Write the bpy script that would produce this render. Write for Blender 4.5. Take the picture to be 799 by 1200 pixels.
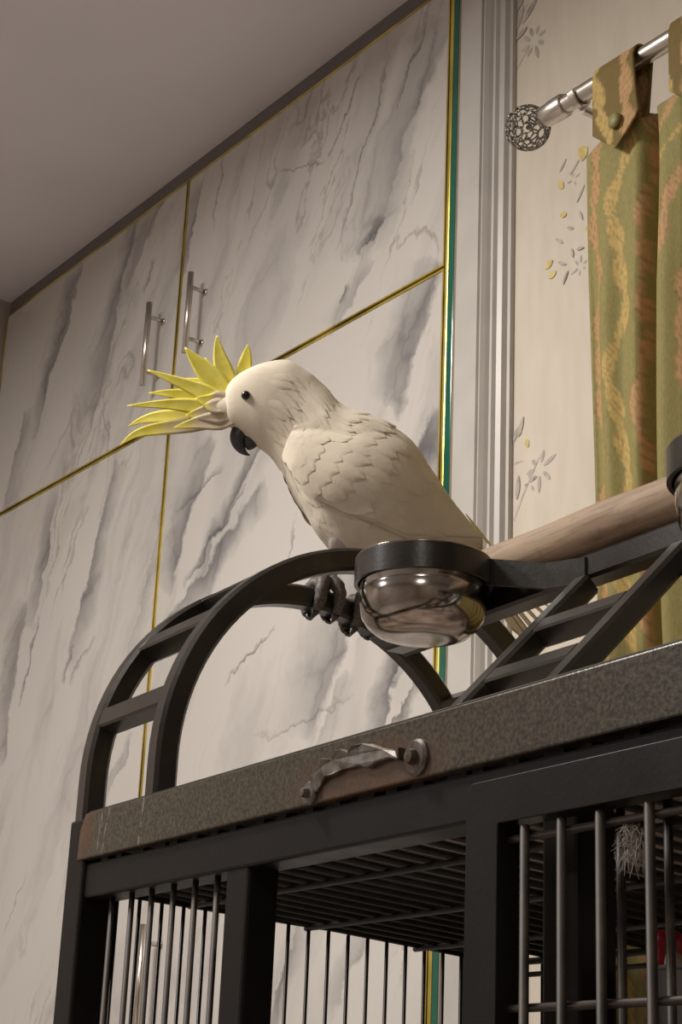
import bpy, bmesh, math, random
import numpy as np
from mathutils import Vector, Matrix, noise as mnoise
from mathutils.bvhtree import BVHTree

for o in list(bpy.data.objects): bpy.data.objects.remove(o)
scene = bpy.context.scene
COL = scene.collection
random.seed(7)
R = math.radians

# ------------------------------------------------------------------ camera
F_PX = 2050.0
CAM = Vector((0, 0, 1.10))
pitch, roll, head = R(19.3), R(2.5), R(144.8)
fw = Vector((math.cos(head)*math.cos(pitch), math.sin(head)*math.cos(pitch), math.sin(pitch)))
r0 = Vector((math.sin(head), -math.cos(head), 0)); u0 = r0.cross(fw)
rt = math.cos(roll)*r0 + math.sin(roll)*u0
up = -math.sin(roll)*r0 + math.cos(roll)*u0
cd = bpy.data.cameras.new('camera'); cam = bpy.data.objects.new('camera', cd); COL.objects.link(cam)
cd.sensor_fit = 'VERTICAL'; cd.sensor_height = 36.0; cd.lens = F_PX/1200*36.0; cd.clip_start = 0.05
cam.matrix_world = Matrix((( rt.x, up.x, -fw.x, CAM.x), (rt.y, up.y, -fw.y, CAM.y), (rt.z, up.z, -fw.z, CAM.z), (0, 0, 0, 1)))
scene.camera = cam

# ------------------------------------------------------------------ world, lamps, exposure
w = bpy.data.worlds.new('world'); scene.world = w; w.use_nodes = True
w.node_tree.nodes['Background'].inputs[0].default_value = (0.9, 0.85, 0.8, 1)
w.node_tree.nodes['Background'].inputs[1].default_value = 0.05
scene.view_settings.view_transform = 'Standard'; scene.view_settings.look = 'None'
scene.view_settings.exposure = -0.12; scene.view_settings.gamma = 1.0
scene.view_settings.use_curve_mapping = False
def disc_lamp(name, loc, size, power, col, aim=None):
    l = bpy.data.lights.new(name, 'AREA'); l.shape = 'DISK'; l.size = size; l.energy = power; l.color = col
    o = bpy.data.objects.new(name, l); COL.objects.link(o); o.location = loc
    if aim is not None:
        o.rotation_euler = (Vector(aim) - Vector(loc)).to_track_quat('-Z', 'Y').to_euler()
    return o
disc_lamp('ceiling_lamp', (-2.0, 0.10, 2.82), 0.42, 52, (1.0, 0.935, 0.85))
disc_lamp('ceiling_lamp', (0.9, -1.0, 2.82), 0.42, 22, (1.0, 0.94, 0.86))
disc_lamp('ceiling_lamp', (-2.6, -1.6, 2.82), 0.30, 30, (0.97, 0.96, 1.0))

# ------------------------------------------------------------------ measured pixel -> point on a real plane (modelling aid)
def ray(x, y): return (fw + rt*((x-399.5)/F_PX) - up*((y-600.0)/F_PX)).normalized()
def hit(x, y, p, n):
    d = ray(x, y); n = Vector(n); return CAM + d*((Vector(p)-CAM).dot(n)/d.dot(n))
def wall(x, y, D=1.5): return hit(x, y, (0, D, 0), (0, 1, 0))

# ------------------------------------------------------------------ object helpers
def obj(name, bm, mat, parent=None, smooth=False, bevel=0, label=None):
    me = bpy.data.meshes.new(name)
    bmesh.ops.recalc_face_normals(bm, faces=bm.faces)
    bm.to_mesh(me); bm.free()
    return link(name, me, mat, parent, smooth, bevel, label)
def link(name, me, mat, parent=None, smooth=False, bevel=0, label=None):
    if mat is not None and not me.materials: me.materials.append(mat)
    if smooth:
        if smooth == 'auto': me.set_sharp_from_angle(angle=R(32))
        me.polygons.foreach_set('use_smooth', [True]*len(me.polygons))
    o = bpy.data.objects.new(name, me); COL.objects.link(o)
    if parent is not None: o.parent = parent
    if bevel:
        b = o.modifiers.new('bevel', 'BEVEL'); b.width = bevel; b.segments = 2; b.limit_method = 'ANGLE'
    if label: o['label'] = label
    return o
def thing(name, label, cat, loc=(0, 0, 0), rz=0, group=None):
    o = bpy.data.objects.new(name, None); COL.objects.link(o); o.location = loc; o.rotation_euler = (0, 0, rz)
    o.empty_display_size = .05
    return tag(o, label, cat, group)
def tag(o, label, cat, group=None):
    o['label'] = label; o['category'] = cat
    if group: o['group'] = group
    return o
def struct(o, label=None):
    o['kind'] = 'structure'
    if label: o['label'] = label
    return o

def box(bm, a, b):
    v = [bm.verts.new((x, y, z)) for x in (a[0], b[0]) for y in (a[1], b[1]) for z in (a[2], b[2])]
    for f in ((0,1,3,2),(4,6,7,5),(0,4,5,1),(2,3,7,6),(0,2,6,4),(1,5,7,3)): bm.faces.new([v[i] for i in f])
    return v
def bx(a, b):
    bm = bmesh.new(); box(bm, a, b); return bm
def sweep(bm, rings, closed=False, caps=True):
    vs = [[bm.verts.new(p) for p in r] for r in rings]
    n = len(rings[0]); m = len(vs)
    for i in range(m if closed else m-1):
        a, b = vs[i], vs[(i+1) % m]
        for j in range(n): bm.faces.new((a[j], a[(j+1) % n], b[(j+1) % n], b[j]))
    if caps and not closed:
        bm.faces.new(vs[0][::-1]); bm.faces.new(vs[-1])
    return vs
def tube(bm, pts, rad, n=8, caps=True, closed=False):
    pts = [Vector(p) for p in pts]; m = len(pts)
    rads = rad if isinstance(rad, (list, tuple)) else [rad]*m
    rings = []; prev = None
    for i, p in enumerate(pts):
        if closed: t = (pts[(i+1) % m]-pts[i-1]).normalized()
        else: t = (pts[min(i+1, m-1)]-pts[max(i-1, 0)]).normalized()
        if prev is None:
            prev = t.orthogonal().normalized()
        s = (prev - t*prev.dot(t)).normalized(); prev = s; q = t.cross(s)
        rings.append([p + (s*math.cos(a)+q*math.sin(a))*rads[i] for a in [2*math.pi*k/n for k in range(n)]])
    sweep(bm, rings, closed, caps)
def rail(bm, pts, side, w, h, ch=.003):
    """square tube along pts; side = constant sideways axis, w wide along side, h deep, chamfered edges"""
    pts = [Vector(p) for p in pts]; side = Vector(side).normalized(); rings = []; m = len(pts)
    for i, p in enumerate(pts):
        t = (pts[min(i+1, m-1)]-pts[max(i-1, 0)]).normalized(); nn = side.cross(t).normalized()
        a, b = w/2, h/2
        sec = [(-a+ch,-b),(a-ch,-b),(a,-b+ch),(a,b-ch),(a-ch,b),(-a+ch,b),(-a,b-ch),(-a,-b+ch)]
        rings.append([p+side*x+nn*y for x, y in sec])
    sweep(bm, rings)
def lathe(bm, prof, c=(0,0,0), n=48, axis='z', caps=False):
    rings = []
    for r, z in prof:
        ring = []
        for k in range(n):
            a = 2*math.pi*k/n
            p = (r*math.cos(a), r*math.sin(a), z) if axis == 'z' else (z, r*math.cos(a), r*math.sin(a))
            ring.append(Vector(c)+Vector(p))
        rings.append(ring)
    sweep(bm, rings, caps=caps)
def prism(bm, poly, y0, y1):
    """polygon in x,z extruded along y"""
    a = [bm.verts.new((x, y0, z)) for x, z in poly]; b = [bm.verts.new((x, y1, z)) for x, z in poly]
    bm.faces.new(a); bm.faces.new(b[::-1]); n = len(poly)
    for i in range(n): bm.faces.new((a[i], b[i], b[(i+1) % n], a[(i+1) % n]))
def catmull(P, n):
    P = np.array(P, float); m = len(P); out = []
    for k in range(n):
        t = k/(n-1)*(m-1); i = min(int(t), m-2); s = t-i
        p0, p1, p2, p3 = P[max(i-1,0)], P[i], P[i+1], P[min(i+2,m-1)]
        out.append(.5*((2*p1)+(-p0+p2)*s+(2*p0-5*p1+4*p2-p3)*s*s+(-p0+3*p1-3*p2+p3)*s**3))
    return np.array(out)

# ------------------------------------------------------------------ materials
class NT:
    def __init__(s, name):
        s.m = bpy.data.materials.new(name); s.m.use_nodes = True; s.t = s.m.node_tree; s.b = s.t.nodes['Principled BSDF']
    def n(s, typ, **kw):
        q = s.t.nodes.new(typ)
        for k, v in kw.items(): setattr(q, k, v)
        return q
    def l(s, a, b): s.t.links.new(a, b)
    def val(s, sock, v):
        if isinstance(v, (int, float, tuple, list)): sock.default_value = v
        else: s.l(v, sock)
    def math(s, op, a, b=None, c=None, clamp=False):
        q = s.n('ShaderNodeMath', operation=op, use_clamp=clamp); s.val(q.inputs[0], a)
        if b is not None: s.val(q.inputs[1], b)
        if c is not None: s.val(q.inputs[2], c)
        return q.outputs[0]
    def noise(s, vec, scale, detail=3, rough=.5, dist=0):
        q = s.n('ShaderNodeTexNoise'); q.inputs['Scale'].default_value = scale; q.inputs['Detail'].default_value = detail
        q.inputs['Roughness'].default_value = rough; q.inputs['Distortion'].default_value = dist
        if vec is not None: s.l(vec, q.inputs['Vector'])
        return q
    def ramp(s, fac, stops):
        q = s.n('ShaderNodeValToRGB'); s.l(fac, q.inputs[0]); e = q.color_ramp.elements
        while len(e) < len(stops): e.new(.5)
        for i, (p, c) in enumerate(stops):
            e[i].position = p; e[i].color = (c, c, c, 1) if isinstance(c, (int, float)) else (*c, 1)
        return q.outputs[0]
    def mix(s, fac, a, b, blend='MIX'):
        q = s.n('ShaderNodeMix', data_type='RGBA', blend_type=blend)
        s.val(q.inputs[0], fac)
        for k, v in ((6, a), (7, b)):
            if isinstance(v, tuple): q.inputs[k].default_value = (*v, 1) if len(v) == 3 else v
            else: s.l(v, q.inputs[k])
        return q.outputs[2]
    def coord(s, which='Object'):
        return s.n('ShaderNodeTexCoord').outputs[which]
    def pos(s): return s.n('ShaderNodeNewGeometry').outputs['Position']
    def bump(s, h, strength=.3, dist=.002):
        q = s.n('ShaderNodeBump'); q.inputs['Strength'].default_value = strength; q.inputs['Distance'].default_value = dist
        s.l(h, q.inputs['Height']); s.l(q.outputs[0], s.b.inputs['Normal'])
    def set(s, col=None, rough=None, metal=None, spec=None, **kw):
        if col is not None: s.val(s.b.inputs['Base Color'], (*col, 1) if isinstance(col, tuple) and len(col) == 3 else col)
        if rough is not None: s.val(s.b.inputs['Roughness'], rough)
        if metal is not None: s.val(s.b.inputs['Metallic'], metal)
        if spec is not None: s.val(s.b.inputs['Specular IOR Level'], spec)
        for k, v in kw.items(): s.val(s.b.inputs[k], v)
        return s.m

def simple(name, col, rough=.5, metal=0, nscale=30, var=.15, bump=0, spec=.5):
    t = NT(name); c = t.coord()
    n = t.noise(c, nscale, 4).outputs['Fac']
    dark = tuple(x*(1-var) for x in col); lite = tuple(min(1, x*(1+var)) for x in col)
    cc = t.ramp(n, [(.3, dark), (.7, lite)])
    if bump: t.bump(n, bump)
    return t.set(cc, rough, metal, spec)

M = {}
M['ceiling'] = simple('ceiling_paint', (.72, .70, .745), .8, nscale=3, var=.04)
M['wall_side'] = simple('wall_paint', (.42, .37, .33), .8, nscale=3, var=.04)
M['floor'] = simple('floor_wood', (.42, .36, .31), .45, nscale=6, var=.2)
M['trim_white'] = simple('trim_paint', (.52, .50, .47), .4, nscale=14, var=.06)
M['cornice'] = simple('cornice_board', (.17, .15, .145), .6, nscale=8, var=.1)
M['green'] = simple('green_glass_edge', (.012, .11, .075), .12, nscale=10, var=.25)
M['taupe'] = simple('taupe_strip', (.24, .20, .15), .4, nscale=20, var=.15)
M['dark_gap'] = simple('dark_gap', (.03, .025, .02), .7)
M['steel_bar'] = simple('brushed_steel', (.62, .58, .53), .28, 1, 40, .06)
M['dark_steel'] = simple('aged_steel', (.30, .28, .25), .35, 1, 60, .2)
M['beak'] = simple('beak_horn', (.040, .040, .044), .42, nscale=120, var=.35, bump=.1)
M['eye'] = simple('eye_black', (.004, .004, .005), .05)
M['skin'] = simple('grey_eye_skin', (.42, .39, .36), .6, nscale=300, var=.1)
M['claw'] = simple('claw_horn', (.03, .028, .027), .35, nscale=200)
M['red'] = simple('red_plastic', (.30, .008, .016), .35, nscale=20)
M['grey_plastic'] = simple('grey_plastic', (.09, .08, .075), .5, nscale=20)
M['beige'] = simple('beige_plastic', (.5, .38, .28), .5, nscale=20)
M['string'] = simple('white_string', (.6, .58, .55), .8)
M['down'] = simple('down_feather', (.30, .27, .245), .9, nscale=100)

def mk_gold():
    t = NT('gold_profile'); n = t.noise(t.pos(), 9, 2).outputs['Fac']
    c = t.ramp(n, [(.35, (.50, .39, .08)), (.65, (.95, .78, .20))])
    return t.set(c, .33, .85)
M['gold'] = mk_gold()

def mk_black():
    t = NT('black_powder_coat'); c = t.coord()
    n = t.noise(c, 260, 3).outputs['Fac']; n2 = t.noise(c, 9, 5, .6).outputs['Fac']
    col = t.ramp(n2, [(.35, (.004, .0035, .0033)), (.62, (.007, .006, .0055)), (.8, (.018, .014, .012))])
    t.bump(n, .25, .0006)
    return t.set(col, t.ramp(n2, [(.3, .38), (.7, .55)]), 0, .22)
M['black'] = mk_black()
def mk_bronze():
    t = NT('dark_bronze_tube'); c = t.coord()
    n = t.noise(c, 300, 3).outputs['Fac']; n2 = t.noise(c, 14, 5, .6).outputs['Fac']
    col = t.ramp(n2, [(.35, (.013, .0105, .008)), (.62, (.022, .018, .0135)), (.8, (.048, .040, .030))])
    t.bump(n, .3, .0006)
    return t.set(col, t.ramp(n2, [(.3, .30), (.7, .42)]), .1, .5, **{'Coat Weight': .22, 'Coat Roughness': .18})
M['bronze'] = mk_bronze()
def mk_wire():
    t = NT('worn_wire'); n2 = t.noise(t.coord(), 40, 5, .6).outputs['Fac']
    col = t.ramp(n2, [(.35, (.018, .011, .008)), (.6, (.040, .027, .018)), (.8, (.072, .052, .037))])
    return t.set(col, .6, 0)
M['wire'] = mk_wire()
M['tray_grey'] = simple('grey_tray_sheet', (.40, .32, .28), .6, nscale=12, var=.5)
M['dark_wire'] = simple('dark_wire', (.016, .013, .011), .5, nscale=40, var=.4)
M['roof_wire'] = simple('roof_wire_paint', (.022, .018, .016), .55, nscale=40, var=.4)

def mk_hammer():
    # speckled hammered paint on the tray edge, with rust around the bracket and at the chipped left end
    t = NT('speckled_hammer_paint'); c = t.coord()
    v = t.n('ShaderNodeTexVoronoi'); v.inputs['Scale'].default_value = 330; t.l(c, v.inputs['Vector'])
    sp = t.noise(c, 300, 2, .6).outputs['Fac']
    col = t.ramp(sp, [(.36, (.022, .018, .012)), (.5, (.052, .043, .028)), (.66, (.085, .072, .048))])
    sep = t.n('ShaderNodeSeparateXYZ'); t.l(c, sep.inputs[0])
    big = t.noise(c, 28, 4, .6).outputs['Fac']
    def blob(x0, z0, rx, rz):
        dx = t.math('DIVIDE', t.math('SUBTRACT', sep.outputs[0], x0), rx)
        dz = t.math('DIVIDE', t.math('SUBTRACT', sep.outputs[2], z0), rz)
        d = t.math('ADD', t.math('MULTIPLY', dx, dx), t.math('MULTIPLY', dz, dz))
        d = t.math('ADD', d, t.math('MULTIPLY', t.math('SUBTRACT', big, .5), 2.2))
        return t.math('SUBTRACT', 1.15, d, clamp=True)
    rust = t.math('ADD', blob(.545, 1.345, .115, .030), blob(.03, 1.36, .03, .03), clamp=True)
    rc = t.ramp(big, [(.3, (.060, .028, .014)), (.7, (.135, .070, .038))])
    col = t.mix(t.math('MULTIPLY', rust, .8), col, rc)
    # pale dribbles near the left end
    for x0_, tilt, a_ in ((.072, .18, .6), (.086, .3, .5), (.163, .05, .75)):
        xx = t.math('ADD', t.math('SUBTRACT', sep.outputs[0], x0_), t.math('MULTIPLY', t.math('SUBTRACT', sep.outputs[2], 1.36), -tilt))
        xx = t.math('ADD', xx, t.math('MULTIPLY', t.math('SUBTRACT', big, .5), .012))
        mk = t.math('SUBTRACT', 1.0, t.math('DIVIDE', t.math('ABSOLUTE', xx), .0022), clamp=True)
        mk = t.math('MULTIPLY', t.math('MULTIPLY', mk, t.ramp(t.noise(c, 120, 2).outputs['Fac'], [(.42, 0.0), (.55, 1.0)])), a_)
        col = t.mix(mk, col, (.32, .29, .25))
    wv = t.n('ShaderNodeTexWave'); wv.inputs['Scale'].default_value = 3.2; wv.inputs['Distortion'].default_value = 1.5; t.l(c, wv.inputs['Vector'])
    t.bump(sp, .35, .0008)
    return t.set(col, .36, .15, .5)
M['hammer'] = mk_hammer()
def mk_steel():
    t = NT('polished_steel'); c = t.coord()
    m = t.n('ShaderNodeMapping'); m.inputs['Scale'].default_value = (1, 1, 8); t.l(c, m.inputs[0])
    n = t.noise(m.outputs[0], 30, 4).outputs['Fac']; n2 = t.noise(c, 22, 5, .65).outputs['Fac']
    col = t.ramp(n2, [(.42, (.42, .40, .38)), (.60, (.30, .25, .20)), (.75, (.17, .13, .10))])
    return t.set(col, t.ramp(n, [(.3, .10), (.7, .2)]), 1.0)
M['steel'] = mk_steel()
def mk_bracket():
    t = NT('worn_zinc'); n = t.noise(t.coord(), 60, 4, .6).outputs['Fac']
    col = t.ramp(n, [(.38, (.07, .045, .03)), (.55, (.13, .115, .10)), (.7, (.20, .19, .18))])
    return t.set(col, .45, .6)
M['zinc'] = mk_bracket()
def mk_wood():
    t = NT('bare_wood_dowel'); c = t.coord()
    m = t.n('ShaderNodeMapping'); m.inputs['Scale'].default_value = (1.2, 14, 14); t.l(c, m.inputs[0])
    n = t.noise(m.outputs[0], 10, 6, .65, .6).outputs['Fac']
    col = t.ramp(n, [(.3, (.20, .135, .085)), (.5, (.33, .235, .155)), (.72, (.41, .30, .205))])
    n2 = t.noise(c, 45, 4, .7).outputs['Fac']
    col = t.mix(t.ramp(n2, [(.60, 0.0), (.72, .5)]), col, (.17, .11, .07))
    t.bump(n, .25, .001)
    return t.set(col, .7)
M['wood'] = mk_wood()

def mk_feather(name, a, b, ridge=True):
    t = NT(name); c = t.coord()
    n = t.noise(c, 25, 4, .55).outputs['Fac']
    col = t.ramp(n, [(.3, a), (.7, b)])
    n2 = t.noise(c, 220, 3, .6).outputs['Fac']
    t.bump(n2, .18, .0012)
    return t.set(col, .85, 0, .2, **{'Subsurface Weight': .12, 'Subsurface Radius': (.012, .008, .005), 'Sheen Weight': .15})
M['plume'] = mk_feather('cream_white_plumage', (.60, .53, .425), (.70, .63, .515))
M['flight'] = mk_feather('cream_flight_feather', (.58, .51, .40), (.68, .61, .49))
M['down_white'] = mk_feather('soft_grey_white_down', (.46, .42, .385), (.56, .52, .48))
M['tail_yellow'] = mk_feather('yellow_tinted_feather', (.58, .50, .12), (.70, .62, .24))
def mk_crest():
    t = NT('sulphur_crest_feather')
    at = t.n('ShaderNodeAttribute', attribute_name='along'); n = t.noise(t.coord(), 60, 3).outputs['Fac']
    ye = t.ramp(n, [(.3, (.70, .61, .075)), (.7, (.86, .79, .19))])
    col = t.mix(at.outputs['Fac'], (.56, .47, .34), ye)
    return t.set(col, .8, 0, .2, **{'Subsurface Weight': .2, 'Subsurface Radius': (.012, .010, .004)})
M['crest'] = mk_crest()
def mk_foot():
    t = NT('scaly_grey_foot'); v = t.n('ShaderNodeTexVoronoi'); v.inputs['Scale'].default_value = 420; t.l(t.coord(), v.inputs['Vector'])
    col = t.ramp(v.outputs['Distance'], [(.0, (.17, .145, .125)), (.7, (.06, .05, .043))])
    t.bump(v.outputs['Distance'], -.6, .0015)
    return t.set(col, .6)
M['foot'] = mk_foot()

def vein_group():
    g = bpy.data.node_groups.new('vein', 'ShaderNodeTree')
    for nm, typ in (('P', 'NodeSocketVector'), ('A', 'NodeSocketVector'), ('Dir', 'NodeSocketVector'), ('Perp', 'NodeSocketVector'), ('Len', 'NodeSocketFloat'), ('Width', 'NodeSocketFloat'), ('Amt', 'NodeSocketFloat')):
        g.interface.new_socket(nm, in_out='INPUT', socket_type=typ)
    g.interface.new_socket('Fac', in_out='OUTPUT', socket_type='NodeSocketFloat')
    gi = g.nodes.new('NodeGroupInput'); go = g.nodes.new('NodeGroupOutput')
    def vm(op, a, b):
        q = g.nodes.new('ShaderNodeVectorMath'); q.operation = op; g.links.new(a, q.inputs[0]); g.links.new(b, q.inputs[1]); return q
    def mm(op, a, b, clamp=False):
        q = g.nodes.new('ShaderNodeMath'); q.operation = op; q.use_clamp = clamp
        for k, x in ((0, a), (1, b)):
            if isinstance(x, (int, float)): q.inputs[k].default_value = x
            else: g.links.new(x, q.inputs[k])
        return q.outputs[0]
    d = vm('SUBTRACT', gi.outputs['P'], gi.outputs['A'])
    al = mm('DIVIDE', vm('DOT_PRODUCT', d.outputs[0], gi.outputs['Dir']).outputs['Value'], gi.outputs['Len'])
    sg = mm('DIVIDE', vm('DOT_PRODUCT', d.outputs[0], gi.outputs['Perp']).outputs['Value'], gi.outputs['Width'])
    e = mm('MULTIPLY', mm('MULTIPLY', mm('SUBTRACT', 1.0, al, True), mm('MULTIPLY', al, 1.0, True)), 4.0)   # parabola along the vein
    side = mm('MINIMUM', mm('POWER', mm('SUBTRACT', 1.0, sg, True), .85), mm('ADD', mm('DIVIDE', sg, .14), 1.0, True))   # crisp on one flank, fading on the other
    f = mm('MULTIPLY', mm('MULTIPLY', side, mm('POWER', e, .5)), gi.outputs['Amt'])
    g.links.new(f, go.inputs[0])
    return g
VG = vein_group()
# veins of the printed marble, given as two points of the door front (x,z) found on the photograph, width in m, strength
VEINS_SOFT = [  # px0, px1, width, amount  (broad grey drifts)
    ((528, 20), (425, 310), .075, .75), ((500, 60), (440, 290), .03, .5), ((440, 300), (385, 395), .035, .55),
    ((520, 300), (468, 480), .07, .75), ((512, 470), (480, 560), .06, .8),
    ((92, 310), (40, 520), .035, .7), ((165, 240), (105, 500), .045, .55), ((30, 480), (5, 600), .05, .5),
    ((215, 190), (150, 330), .04, .5), ((240, 200), (210, 330), .03, .6),
    ((135, 540), (80, 780), .038, .8), ((70, 580), (35, 740), .035, .6), ((30, 700), (0, 900), .05, .8),
    ((195, 560), (150, 800), .02, .25), ((250, 520), (195, 700), .045, .75), ((330, 470), (225, 690), .022, .6), ((310, 560), (190, 740), .04, .75),
    ((440, 640), (360, 870), .075, .6), ((500, 700), (440, 880), .03, .85), ((400, 790), (370, 880), .03, .4),
    ((160, 860), (120, 960), .02, .5), ((480, 780), (420, 900), .02, .5), ((345, 1080), (310, 1200), .03, .5), ((440, 1090), (395, 1200), .03, .4)]
VEINS_HARD = [  # thin dark cracks
    ((450, 250), (420, 300), .014, .9), ((422, 92), (378, 190), .005, .85), ((378, 190), (330, 200), .004, .6), ((455, 70), (395, 290), .006, .7), ((330, 195), (280, 310), .004, .45),
    ((262, 175), (250, 270), .006, .6), ((495, 30), (470, 120), .008, .7), ((400, 330), (392, 362), .012, .8),
    ((85, 330), (62, 420), .012, .5), ((185, 300), (170, 340), .01, .6), ((118, 455), (130, 510), .005, .5),
    ((90, 760), (72, 800), .010, .7), ((45, 720), (20, 830), .007, .8), ((110, 740), (80, 800), .008, .5),
    ((290, 570), (215, 690), .009, .9), ((265, 540), (205, 610), .009, .7), ((340, 430), (338, 470), .02, .9),
    ((330, 725), (262, 805), .006, .75), ((345, 610), (335, 680), .005, .6), ((490, 790), (455, 860), .012, .8), ((420, 820), (300, 860), .004, .45),
    ((30, 1030), (5, 1100), .004, .4), ((470, 880), (470, 1160), .008, .4)]
def mk_marble(vmap):
    t = NT('white_marble_print'); p = t.pos()
    nz = t.noise(p, 5.5, 5, .62); nv = t.n('ShaderNodeVectorMath', operation='SUBTRACT'); t.l(nz.outputs['Color'], nv.inputs[0]); nv.inputs[1].default_value = (.5, .5, .5)
    sc = t.n('ShaderNodeVectorMath', operation='SCALE'); t.l(nv.outputs[0], sc.inputs[0]); sc.inputs['Scale'].default_value = .12
    wp = t.n('ShaderNodeVectorMath', operation='ADD'); t.l(p, wp.inputs[0]); t.l(sc.outputs[0], wp.inputs[1])
    nz2 = t.noise(p, 26, 4, .6); nv2 = t.n('ShaderNodeVectorMath', operation='SUBTRACT'); t.l(nz2.outputs['Color'], nv2.inputs[0]); nv2.inputs[1].default_value = (.5, .5, .5)
    sc2 = t.n('ShaderNodeVectorMath', operation='SCALE'); t.l(nv2.outputs[0], sc2.inputs[0]); sc2.inputs['Scale'].default_value = .032
    wp2 = t.n('ShaderNodeVectorMath', operation='ADD'); t.l(wp.outputs[0], wp2.inputs[0]); t.l(sc2.outputs[0], wp2.inputs[1])
    def veins(lst, vec):
        acc = None
        for vi, (a, b, wd, am) in enumerate(lst):
            wd *= 1.55
            A, B = wall(*a), wall(*b); A.y = B.y = 1.5; d = B-A; L = d.length; d.normalize()
            q = t.n('ShaderNodeGroup'); q.node_tree = VG; t.l(vec, q.inputs['P'])
            q.inputs['A'].default_value = A; q.inputs['Dir'].default_value = d; pf = -1 if vi % 3 == 1 else 1; q.inputs['Perp'].default_value = (d.z*pf, 0, -d.x*pf)
            q.inputs['Len'].default_value = L; q.inputs['Width'].default_value = wd; q.inputs['Amt'].default_value = am
            acc = q.outputs[0] if acc is None else t.math('MAXIMUM', acc, q.outputs[0])
        return acc
    soft = veins(VEINS_SOFT, wp2.outputs[0]); hard = veins(VEINS_HARD, wp2.outputs[0])
    # directional streak noise: stretched along the grain of the print
    mp = t.n('ShaderNodeMapping'); mp.inputs['Rotation'].default_value = (0, R(-24), 0); t.l(wp.outputs[0], mp.inputs[0])
    mp2 = t.n('ShaderNodeMapping'); mp2.inputs['Scale'].default_value = (3.4, 1, .8); t.l(mp.outputs[0], mp2.inputs[0])
    mp3 = t.n('ShaderNodeMapping'); mp3.inputs['Scale'].default_value = (2.0, 1, .75); t.l(mp.outputs[0], mp3.inputs[0])
    st = t.noise(mp2.outputs[0], 2.2, 4, .55, .5).outputs['Fac']
    soft_t = t.math('MULTIPLY', soft, t.ramp(st, [(.30, .55), (.58, 1.0)]))
    cloud = t.ramp(st, [(.52, 0.0), (.66, .55)])
    # rounded pebble-like net of dark veins inside the grey drifts
    vo = t.n('ShaderNodeTexVoronoi', feature='DISTANCE_TO_EDGE'); vo.inputs['Scale'].default_value = 5.2; t.l(mp3.outputs[0], vo.inputs['Vector'])
    net = t.ramp(vo.outputs['Distance'], [(0.0, 1.0), (.035, .45), (.12, 0.0)])
    net = t.math('MULTIPLY', net, t.math('MULTIPLY', t.math('ADD', soft, t.math('MULTIPLY', cloud, .35)), 1.2, clamp=True))
    # a few thin wandering hairline veins
    rn = t.noise(mp2.outputs[0], 1.5, 4, .55, .9).outputs['Fac']
    rd = t.math('ABSOLUTE', t.math('SUBTRACT', rn, .5))
    hair = t.ramp(rd, [(0.0, .8), (.012, 0.0)])
    hair = t.math('MULTIPLY', hair, t.ramp(t.noise(p, 2.3, 2).outputs['Fac'], [(.46, 0.0), (.62, .8)]))
    base = t.ramp(t.noise(p, 1.6, 3).outputs['Fac'], [(.3, (.57, .545, .515)), (.7, (.64, .615, .585))])
    c = t.mix(t.math('MULTIPLY', cloud, .7), base, (.36, .34, .335))
    c = t.mix(t.math('MULTIPLY', soft_t, 1.15, clamp=True), c, (.13, .127, .137))
    c = t.mix(t.math('MULTIPLY', net, .75), c, (.13, .125, .135))
    c = t.mix(hair, c, (.29, .25, .22))
    c = t.mix(hard, c, (.10, .095, .10))
    return t.set(c, .27, 0, .45)
M['marble'] = mk_marble(None)

def mk_wallpaper():
    t = NT('cream_wallpaper'); p = t.pos()
    m = t.n('ShaderNodeMapping'); m.inputs['Scale'].default_value = (1, 1, .25); t.l(p, m.inputs[0])
    n = t.noise(m.outputs[0], 40, 4).outputs['Fac']; n2 = t.noise(p, 3, 3).outputs['Fac']
    c = t.ramp(n, [(.3, (.60, .54, .455)), (.7, (.66, .60, .51))])
    c = t.mix(t.ramp(n2, [(.4, 0.0), (.7, .25)]), c, (.62, .55, .45))
    return t.set(c, .6, 0, .3)
M['wallpaper'] = mk_wallpaper()
def mk_cloth():
    t = NT('brocade_curtain'); at = t.n('ShaderNodeVertexColor', layer_name='weave')
    m = t.n('ShaderNodeMapping'); m.inputs['Scale'].default_value = (1, 1, .3); t.l(t.coord(), m.inputs[0])
    n = t.noise(m.outputs[0], 500, 2).outputs['Fac']
    c = t.mix(t.ramp(n, [(.3, .0), (.75, .35)]), at.outputs['Color'], (.12, .09, .03))
    return t.set(c, t.ramp(n, [(.3, .6), (.7, .75)]), 0, .25, **{'Sheen Weight': .05})
M['cloth'] = mk_cloth()
M['tab_cloth'] = None

# ------------------------------------------------------------------ the room
XL, XR, YB, YW, ZC = -3.525, 2.2, -2.8, 1.53, 2.90
struct(obj('floor', bx((XL, YB, -.1), (XR, 2.2, 0)), M['floor']))
struct(obj('ceiling', bx((XL-.1, YB-.1, ZC), (XR+.1, 2.2, ZC+.1)), M['ceiling']))
wb = struct(obj('wall_back', bx((-1.76, YW, 0), (XR, YW+.1, ZC)), M['wallpaper']), 'cream wallpapered wall with faint grey flower sprays')
struct(obj('wall_left', bx((XL-.1, YB-.1, 0), (XL, 2.2, ZC)), M['wall_side']))
struct(obj('wall_right', bx((XR, YB-.1, 0), (XR+.1, 2.2, ZC)), M['wall_side']))
struct(obj('wall_front', bx((XL, YB-.1, 0), (XR, YB, ZC)), M['wall_side']))
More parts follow.
